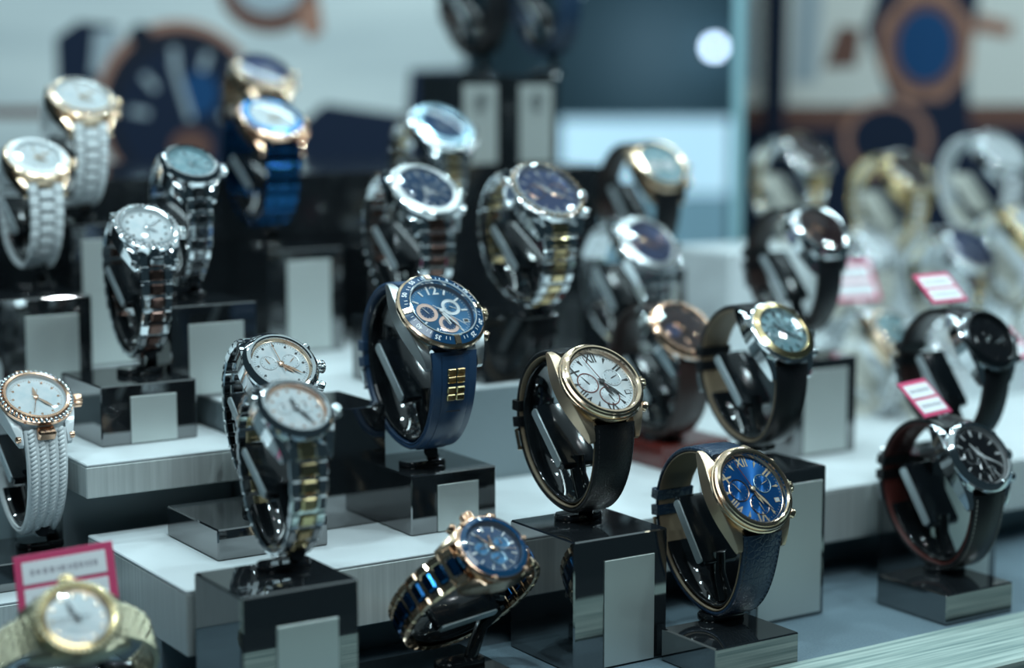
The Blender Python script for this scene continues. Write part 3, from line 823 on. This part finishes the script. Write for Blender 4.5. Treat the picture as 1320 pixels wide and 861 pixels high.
# left group
watch('steel bracelet watch with teal pearl dial', 245, 212, 2.40, tau=55, r=16.6, sw=14.5, R=28, drop=12, yB=-8, yK=25,
      case=steel, bezel='plain', dial=d_teal, marker='baton', marker_m=steel, hands_m=steel, times=(60, 130, 0), pushers=False, strap='two', strap_m=steel, mid_m=darksteel, stand=st(155, 'teal dial steel watch'))
watch('white ceramic bracelet watch with plain gold rim', 48, 204, 2.3, tau=55, r=18, sw=20, R=30, drop=6, yB=-8,
      case=gold, bezel='wide', bezel_m=gold, insert=ceramic, dial=d_pearl, marker='dot', marker_m=gold, hands_m=gold, times=(130, 60, 0), pushers=False,
      strap='ceramic', strap_m=ceramic, mid_m=ceramic, stand=st(155, 'gold rimmed white ceramic watch'))
watch('white ceramic bracelet watch with stone set gold bezel', 105, 126, 2.22, tau=56, r=19.8, sw=20.5, R=31, drop=6, yB=-8,
      case=gold, bezel='gem', bezel_m=gold, insert=gem_m, dial=d_pearl, marker='dot', marker_m=gold, hands_m=gold, times=(130, 60, 0),
      strap='ceramic', strap_m=ceramic, mid_m=ceramic, stand=st(190, 'stone set white ceramic watch'))
watch('blue bezel watch with dark blue steel bracelet and rose gold case', 350, 152, 2.1, tau=56, r=20.6, sw=24, R=32, drop=8, yB=-8,
      case=rose, bezel='wide', bezel_m=rose, insert=blue_bez, bez_w=5.6, dial=d_pearl, marker='dot', marker_m=gem_m, hands_m=gold, times=(130, 60, 0),
      strap='two', strap_m=blue_metal, mid_m=blue_metal, stand=st(170, 'dark blue bracelet watch'))
watch('gold stone set watch behind the blue bezel watch', 339, 92, 1.93, tau=56, r=20.6, sw=19, R=32, drop=4, yB=-8,
      case=gold, bezel='gem', bezel_m=gold, insert=gem_m, dial=d_violet, marker='dot', marker_m=gem_m, hands_m=gem_m, times=(130, 60, 0),
      subs=((-.4, 0, .34, gem_m, d_violet, 0), (.4, 0, .34, gem_m, d_violet, 0), (0, -.42, .3, gem_m, d_violet, 0)), strap='two', strap_m=gold, mid_m=gold, stand=st(TOP_E, 'gold stone set watch'))
# centre group
watch('pale blue bezel watch with two-tone bracelet behind the steel chronograph', 570, 163, 2.0, tau=51, r=21.4, sw=20, R=34, drop=6, yB=-8,
      case=steel, bezel='wide', bezel_m=steel, insert=paleblue, bez_w=7.0, dial=d_navy, marker='baton', marker_m=steel, hands_m=gem_m, times=(330, 120, 0),
      strap='two', strap_m=steel, mid_m=ygold, stand=st(168, 'pale blue bezel watch', da=-14))
watch('steel chronograph with stepped steel bezel and steel bracelet', 548, 245, 2.33, tau=50, r=20.8, sw=23, R=34, drop=5, yB=-9,
      case=steel, bezel='wide', insert=steel_b, dial=d_navy, rim=steel, marker='baton', marker_m=gem_m, hands_m=gem_m, times=(200, 120, 0),
      subs=((-.4, 0, .3, steel, d_navy, 0), (.4, 0, .3, steel, d_navy, 0), (0, -.42, .3, steel, d_navy, 0)), strap='two', strap_m=steel, mid_m=brown_metal, stand=st(142, 'steel bezel chronograph'))
watch('two-tone gold and steel chronograph with violet blue dial', 705, 247, 2.36, tau=49, r=22, sw=22, R=34, drop=4, yB=-10,
      case=steel, bezel='gem', bezel_m=steel, insert=gold, dial=d_violet, rim=steel, marker='baton', marker_m=gem_m, hands_m=gem_m, times=(330, 120, 0),
      subs=((-.4, 0, .3, rose, d_violet, 0), (.4, 0, .3, rose, d_violet, 0)), strap='two', strap_m=steel, mid_m=ygold, stand=st(142, 'violet dial two-tone chronograph'))
watch('gold cased watch with black strap against the bright panel', 852, 213, 1.95, tau=40, r=20.4, sw=20, R=34, drop=6, yB=-8,
      case=gold, bezel='plain', bezel_m=gold, dial=d_teal, marker='baton', marker_m=gem_m, hands_m=gem_m, times=(330, 120, 0),
      subs=((-.4, 0, .3, gold, d_silver, 0), (.4, 0, .3, gold, d_silver, 0)), strap_m=blk_leather, lining=brown_leather, stand=st(148, 'gold cased black strap watch'))
watch('steel chronograph with grey blue dial and steel bracelet', 836, 314, 2.1, tau=42, r=20.6, sw=22, R=34, drop=6, yB=-8,
      case=steel, bezel='wide', bezel_m=steel, insert=steel_b, dial=d_violet, marker='baton', marker_m=rose, hands_m=rose, times=(330, 120, 0),
      subs=((-.4, 0, .3, rose, d_violet, 0), (.4, 0, .3, rose, d_violet, 0)), strap='two', strap_m=steel, mid_m=steel, stand=st(103, 'grey dial steel chronograph'))
watch('steel chronograph with rose gold rim and dark brown strap', 880, 425, 2.26, tau=46, r=20.8, sw=23, R=34, drop=4, yB=-9,
      case=steel, bezel='plain', bezel_m=rose, rim=steel, dial=d_brown, marker='baton', marker_m=rose, hands_m=rose, times=(330, 130, 0),
      subs=((-.42, 0, .32, rose, d_violet, 0), (.2, -.42, .3, rose, d_brown, 0)), strap_m=brown_leather, lining=brown_leather, buckle_m=steel, stand=st(66, 'brown strap chronograph'))
watch('two-tone gold and steel bezel watch with black leather strap', 1008, 428, 2.48, tau=42, r=18.8, sw=21, R=32, drop=7, yB=-8,
      case=steel, bezel='wide', bezel_m=steel, insert=ygold, dial=d_teal, rim=steel, marker='baton', marker_m=darksteel, hands_m=darksteel, times=(330, 120, 0),
      subs=((-.4, 0, .3, steel, d_teal, 0), (.4, 0, .3, steel, d_teal, 0)), strap_m=blk_leather, lining=tan_lining, buckle_m=steel, stand=st(78, 'two-tone bezel black strap watch'))
watch('steel watch with black leather loop standing beside the bright panel', 1058, 298, 2.14, tau=42, r=19.8, sw=19, R=34, drop=6, yB=-8,
      case=steel, bezel='plain', bezel_m=steel, dial=d_brown, marker='baton', marker_m=rose, hands_m=rose, times=(330, 120, 0),
      subs=((-.4, 0, .3, rose, d_brown, 0),), strap_m=blk_leather, lining=brown_leather, stand=st(110, 'steel watch with black loop'))
watch('dark steel watch with black strap and price card above', 1275, 437, 2.36, tau=37, r=18.8, sw=19, R=33, drop=5, yB=-9,
      case=steel, bezel='plain', bezel_m=darksteel, dial=d_black, marker='baton', marker_m=steel, hands_m=steel, times=(330, 120, 0),
      subs=((-.4, 0, .3, steel, d_black, 0), (.4, 0, .3, steel, d_black, 0)), strap_m=blk_leather, lining=brown_leather, stand=st(72, 'dark steel black strap watch'))


# top centre: two watches whose dials rise above the picture
for k, (a0, u) in enumerate(((675, 632), (722, 724))):
    t = block(('tall dark block with reflection shape on plate, the one away from the bright panel', 'tall dark block with reflection shape on plate, the one beside the bright panel')[k], a0, 1116, TOP_E, 277, 43, 44, pl=(9, 37, 3, 58), up=True, group=None)
    Mk = Matrix.Translation((1.5, -22.6, 46)) @ Matrix.Rotation(R_(90), 4, 'X')
    MB().lathe([(6.2, -.2), (6.2, .4), (4.4, .4), (4.4, -.2)], 24).cbox((0, -1.5, .2), (2.2, 15, .6), .1).cbox((0, 2.5, .2), (8.5, 1.6, .6), .1).build('emblem_reflection', steel_b, t, Mk)  # relief shape stands in for an emblem-like reflection on the plate
    watch(('black leather watch high on the dark block away from the bright panel', 'blue strap watch high on the dark block beside the bright panel')[k], u, -48, 1.8, tau=46, r=20, sw=20, R=33, drop=8,
          case=steel, bezel='plain', dial=d_black, marker='baton', marker_m=steel, times=(330, 120, 0), strap_m=(blk_leather, navy_leather)[k], lining=(brown_leather, rubber)[k],
          stand=st(277, ('high black leather watch', 'high blue strap watch')[k]))

# front left: champagne gold watch with a price card
watch('champagne gold mesh bracelet watch lying before the pink price card', 100, 797, 3.2, tau=46, spin=92, yaw=25, r=17.2, sw=18, R=36, drop=0, yB=0,
      case=champ, bezel='rope', bezel_m=ygold, insert=champ, dial=d_pearl, rim=gold, marker='dot', marker_m=gold, hands_m=darksteel, times=(60, 70, 0), pushers=False,
      strap='mesh', strap_m=champ, hero=True, pitch=6, stand=st(12, 'champagne gold mesh watch', foot=(-183, 700), c0=.3, c1=.95))

def price_card(label, M, w_, h_, foot=None):
    t = empty('price_card', M, label, 'price card', None)
    MB().cbox((0, h_ / 2, 0), (w_, h_, 1.0), .25).build('card', pinkred, t)
    for y0, y1 in ((.10, .45), (.52, .88)):
        MB().cbox((0, h_ * (y0 + y1) / 2, .6), (w_ * .84, h_ * (y1 - y0), .3), .1).build('panel', card_white, t)
        m = MB()
        x = -w_ * .34
        rnd = random.Random(int(w_ * 7 + y0 * 100))
        while x < w_ * .34:
            q = rnd.uniform(.02, .05) * w_
            m.cbox((x + q / 2, h_ * (y0 + y1) / 2, .78), (q, h_ * .12 * rnd.uniform(.6, 1), .08), 0)
            x += q * 1.5
        tag(m.build('print', card_grey, t), kind='stuff')
    MB().tube([(0, -4, -.2), (0, 1.5, -.8), (0, h_ * .4, -.7)], .8, 8).build('clip_wire', steel, t)
    return t
def card_frame(u, v, s_, tau, yaw=33, roll=0):
    t = R_(tau); nv = Vector((0, -math.cos(t), math.sin(t))); y12 = Vector((0, math.sin(t), math.cos(t)))
    M = Matrix.Translation(at(u, v, FPX / s_)) @ Matrix.Rotation(R_(yaw), 4, 'Z')
    return M @ Matrix(((1, 0, 0, 0), (0, y12.y, nv.y, 0), (0, y12.z, nv.z, 0), (0, 0, 0, 1))) @ Matrix.Rotation(R_(roll), 4, 'Z')
price_card('pink price card behind the champagne gold watch', card_frame(90, 788, 3.05, 25, 4, 9), 42, 27)
price_card('red-edged price card on top of the dark steel watch', card_frame(1226, 390, 2.32, 48, 36), 29, 22)
price_card('red-edged price card on top of the red-lined strap watch', card_frame(1210, 535, 2.45, 48, 46), 27, 24)
price_card('red-edged price card in the pale cluster above the plate block', card_frame(1108, 388, 1.9, 30, 25), 36, 30)
price_card('red-edged price card beside the dark steel watch crown', card_frame(1318, 462, 2.2, 50, 40), 26, 24)

# right back group on cream stands
riser('display_riser', 'white fronted back riser under the pale cluster of watches', 905, 1260, 905, 1034, TOP_A, 86, white_lam, white_lam)
riser('display_riser', 'tall white back riser behind the pale cluster of watches', 860, 1260, 1036, 1108, TOP_A, 150, white_lam, white_lam)
cream = dict(m=cream_pad, pad=cream_pad)
def cst(z, short, **kw): return dict(z=z, label='cream cuff stand holding the ' + short, **cream, **kw)
watch('steel watch with gold hints on a cream cuff nearest the glass edge', 1040, 196, 1.72, tau=46, r=20, sw=19, R=33, drop=5, case=steel, bezel='gem', insert=gold, dial=d_brown, marker='baton', marker_m=gem_m, times=(330, 120, 0), strap='two', strap_m=steel, mid_m=ygold, stand=cst(150, 'steel and gold watch near the glass edge'))
watch('rose dial gold watch on a cream cuff below the octagonal poster watch', 1172, 222, 1.74, tau=44, r=21, sw=19, R=33, drop=6, case=ygold, bezel='gem', insert=gem_m, dial=brown_leather, marker='baton', marker_m=gem_m, times=(330, 120, 0), strap='two', strap_m=ygold, mid_m=ceramic, stand=cst(150, 'rose dial gold watch'))
watch('white ceramic watch with stone bezel on a cream cuff', 1292, 196, 1.76, tau=46, r=21, sw=19, R=33, drop=6, case=steel, bezel='gem', insert=gem_m, dial=d_pearl, marker='baton', marker_m=gem_m, times=(330, 120, 0), strap='ceramic', strap_m=ceramic, stand=cst(150, 'white ceramic stone bezel watch', db=45))
watch('violet dial steel watch on a cream cuff in the pale cluster', 1250, 322, 1.82, tau=46, r=21.5, sw=20, R=33, drop=6, case=steel, bezel='gem', insert=gem_m, dial=d_violet, marker='baton', marker_m=gem_m, times=(330, 120, 0), strap='two', strap_m=steel, mid_m=ygold, stand=cst(86, 'violet dial steel watch'))
watch('steel and pearl watch on a cream cuff beside the price cards', 1130, 318, 1.80, tau=46, r=18, sw=18, R=31, drop=6, case=steel, bezel='gem', insert=gem_m, dial=d_pearl, marker='baton', marker_m=gem_m, times=(330, 120, 0), strap='ceramic', strap_m=cream_pad, stand=cst(86, 'steel and pearl watch'))
watch('gold stone watch on a cream cuff at the edge of the pale cluster', 1330, 290, 1.84, tau=46, r=20, sw=18, R=31, drop=6, case=ygold, bezel='gem', insert=gem_m, dial=d_pearl, marker='baton', marker_m=gem_m, times=(330, 120, 0), strap='two', strap_m=steel, mid_m=ygold, stand=cst(86, 'gold stone watch'))

# ------------------------------------------------------------------ the shop behind
wall_m = grain(pm('dark_teal_wall', (.024, .068, .092), 0, .6), 3, (1, 1, 1), 0, .001, col=(.032, .08, .105))
MB().cbox((300, 4300, 700), (7000, 40, 2600), 1).build('wall_back', wall_m)['kind'] = 'structure'
shade = lambda n_, c, r_=.6: pm(n_, c, 0, r_, ior=1.2)
p_grey = grain(shade('poster_pale_grey', (.46, .52, .54)), 5, (.3, 2.2, 1), 0, .001, col=(.74, .79, .78))
p_navy, p_dark, p_rose, p_white, p_blue = shade('poster_navy', (.012, .020, .042)), shade('poster_near_black', (.014, .018, .030)), shade('poster_rose_metal', (.36, .19, .14)), shade('poster_white', (.36, .42, .46)), shade('poster_blue', (.012, .06, .16))
p_brown, p_cream = shade('poster_brown', (.15, .075, .06)), shade('poster_cream', (.66, .66, .62))
def poster(label, u0, u1, v0, v1, d, base, yaw):
    c = at((u0 + u1) / 2, v1, d)
    M = Matrix.Translation(c) @ Matrix.Rotation(R_(yaw), 4, 'Z') @ Matrix.Rotation(R_(90), 4, 'X')
    t = empty('poster', M, label, 'poster')
    s_ = FPX / d
    W, H = (u1 - u0) / s_, (v1 - v0) / s_
    MB().cbox((0, H / 2, -4), (W, H, 8), .5).build('board', base, t)
    def P(u, v): return ((u - (u0 + u1) / 2) / s_, (v1 - v) / s_)
    return t, P, s_
def disc(t, nm, m, c, rx, ry, z, rot=0, n=48, hole=None):
    q = []
    pts = []
    for k in range(n):
        a = 2 * math.pi * k / n
        x, y = rx * math.cos(a), ry * math.sin(a)
        pts.append((c[0] + x * math.cos(R_(rot)) - y * math.sin(R_(rot)), c[1] + x * math.sin(R_(rot)) + y * math.cos(R_(rot))))
    return MB().prism(pts, 0, z).build(nm, m, t)
def quad(t, nm, m, pts, z): return MB().prism(pts, 0, z).build(nm, m, t)
t, P, q = poster('pale poster printed with a giant navy watch and rose gold rims', -60, 600, -80, 330, 1760, p_grey, 4)
quad(t, 'printed_strap', p_navy, [P(84, 110), P(84, 52), P(112, 32), P(160, 36), P(150, 150), P(110, 170)][::-1], .3)
quad(t, 'printed_lug', p_white, [P(126, 95), P(132, 44), P(160, 40), P(168, 70), P(150, 110)][::-1], .5)
disc(t, 'printed_case', p_rose, P(236, 142), 106 / q, 112 / q, .6)
disc(t, 'printed_bezel', p_dark, P(238, 146), 98 / q, 104 / q, .9)
disc(t, 'printed_dial', p_navy, P(240, 150), 80 / q, 86 / q, 1.2)
disc(t, 'printed_subdial', p_blue, P(262, 122), 24 / q, 28 / q, 1.5)
disc(t, 'printed_subdial', p_brown, P(250, 190), 26 / q, 22 / q, 1.5)
for (u, v, a) in ((200, 108, 40), (186, 146, 80), (270, 82, -18), (232, 76, 8), (300, 150, 90)):
    c = P(u, v)
    MB().cbox((0, 0, 0), (9 / q, 24 / q, .5), .1, Matrix.Translation((c[0], c[1], 1.5)) @ Matrix.Rotation(R_(a), 4, 'Z')).build('printed_marker', p_white, t)
c = P(240, 118)
MB().cbox((0, 0, 0), (8 / q, 78 / q, .5), .1, Matrix.Translation((c[0], c[1], 1.9)) @ Matrix.Rotation(R_(16), 4, 'Z')).build('printed_hand', p_white, t)
disc(t, 'printed_knob', p_dark, P(190, 50), 15 / q, 15 / q, 1.4)
disc(t, 'printed_second_case', p_brown, P(352, -8), 62 / q, 54 / q, .6)
disc(t, 'printed_second_dial', p_white, P(352, -14), 44 / q, 36 / q, .9)
quad(t, 'printed_second_crown', p_rose, [P(386, 28), P(402, 54), P(420, 44), P(416, 6), P(398, 2)], .9)
quad(t, 'printed_navy_area', p_navy, [P(380, 330), P(600, 330), P(600, 90), P(530, 92), P(525, 150), P(420, 135), P(390, 160)], .4)  # navy area of the print
quad(t, 'printed_band', p_brown, [P(-60, 152), P(84, 152), P(84, 140), P(-60, 140)], .3)

t, P, q = poster('poster printed with a rose gold octagonal watch on blue strap', 958, 1400, -90, 300, 1900, p_cream, -8)
quad(t, 'printed_dark_area', p_navy, [P(958, 300), P(1010, 300), P(1012, -90), P(958, -90)], .3)  # dark areas of the print, navy and brown
quad(t, 'printed_strip', p_white, [P(1018, 108), P(1050, 108), P(1056, -20), P(1022, -20)], .4)
quad(t, 'printed_dark_area', p_brown, [P(1010, 170), P(1400, 170), P(1400, 135), P(1010, 138)], .3)
quad(t, 'printed_dark_area', p_navy, [P(1010, 300), P(1400, 300), P(1400, 165), P(1010, 165)], .35)
quad(t, 'printed_strap', p_navy, [P(1110, 40), P(1150, -90), P(1260, -90), P(1240, 100), P(1250, 220), P(1190, 240), P(1140, 120)][::-1], .6)
quad(t, 'printed_strap_tail', p_brown, [P(1058, 90), P(1100, 88), P(1106, 40), P(1076, 36)], .5)
quad(t, 'printed_case', p_rose, [P(1186 + 62 * math.cos(R_(22.5 + 45 * k)), 62 - 74 * math.sin(R_(22.5 + 45 * k))) for k in range(8)], .9)
disc(t, 'printed_bezel', p_brown, P(1186, 62), 48 / q, 58 / q, 1.2)
disc(t, 'printed_dial', p_blue, P(1186, 62), 36 / q, 46 / q, 1.5)
quad(t, 'printed_crown', p_rose, [P(1244, 44), P(1290, 52), P(1294, 34), P(1250, 22)], 1.0)
disc(t, 'printed_second_case', p_rose, P(1140, 180), 56 / q, 50 / q, .7)
disc(t, 'printed_second_dial', p_navy, P(1140, 180), 46 / q, 41 / q, 1.0)

# glass partition between the two halves of the case
M = Matrix.Translation(at(948, 330, 1560)) @ Matrix.Rotation(R_(-12), 4, 'Z')
t = empty('glass_partition', M, 'upright glass partition with pale teal edge beside the bright panel', 'glass panel')
edge_m = pm('glass_edge', (.30, .52, .58), 0, .2)
MB().cbox((0, 330, 190), (7, 640, 420), .8).build('pane', pane_m, t)
MB().cbox((0, 5, 190), (9, 10, 420), 1.0).build('edge', edge_m, t)
# light box and lamp of the shop
lb = pm('light_box_face', (.7, .85, .95), 0, .5, emit=(.42, .72, .90), es=.85)
lb2 = pm('light_box_side', (.10, .20, .26), 0, .5)
M = Matrix.Translation(at(830, 345, 2500)) @ Matrix.Rotation(R_(4), 4, 'Z')
t = empty('light_box', M, 'bright pale blue light box behind the gold cased watch', 'light box')
MB().cbox((0, 20, 100), (236, 36, 204), 2).build('housing', lb2, t)
MB().cbox((0, 0, 148), (228, 4, 100), 1).build('lit_face', lb, t)
MB().cbox((0, 0, 48), (228, 4, 94), 1).build('lower_face', pm('light_box_lower', (.25, .42, .5), 0, .5, emit=(.16, .34, .45), es=.5), t)
lamp_m = pm('lamp_glow', (1, 1, 1), 0, .5, emit=(.58, .78, 1.0), es=12)
lp = at(921, 61, 4190)
t = empty('shop_lamp', Matrix.Translation((lp.x, 4280, lp.z)), 'small round shop lamp glowing against the dark teal wall', 'lamp')
MB().ball((0, lp.y - 4280, 0), 12, 16).build('bulb', lamp_m, t)
MB().tube([(0, 0, 0), (0, lp.y - 4280 + 13, 0)], [16, 5], 16).build('holder', dark_lam, t)
l = bpy.data.lights.new('shop_lamp_light', 'POINT'); l.energy = 2.6; l.color = (.6, .85, 1.0); l.shadow_soft_size = .03
o = bpy.data.objects.new('shop_lamp_light', l); COL.objects.link(o); o.location = (lp.x * MM - .12, lp.y * MM - .25, lp.z * MM)

watch('steel watch with white bracelet on a cream cuff behind the dark steel watch', 1226, 440, 2.0, tau=44, r=17, sw=17, R=31, drop=4, case=steel, bezel='gem', insert=gem_m, dial=d_pearl, marker='dot', marker_m=gold, times=(330, 120, 0), pushers=False, strap='ceramic', strap_m=ceramic, stand=cst(TOP_A, 'white bracelet steel watch'))
watch('gold and white watch on a cream cuff beside the plate block', 1150, 425, 1.96, tau=44, r=17, sw=17, R=31, drop=6, case=gold, bezel='gem', insert=gem_m, dial=d_teal, marker='dot', marker_m=gold, times=(330, 120, 0), pushers=False, strap='two', strap_m=steel, mid_m=ceramic, stand=cst(TOP_A, 'gold and white watch beside the plate block'))
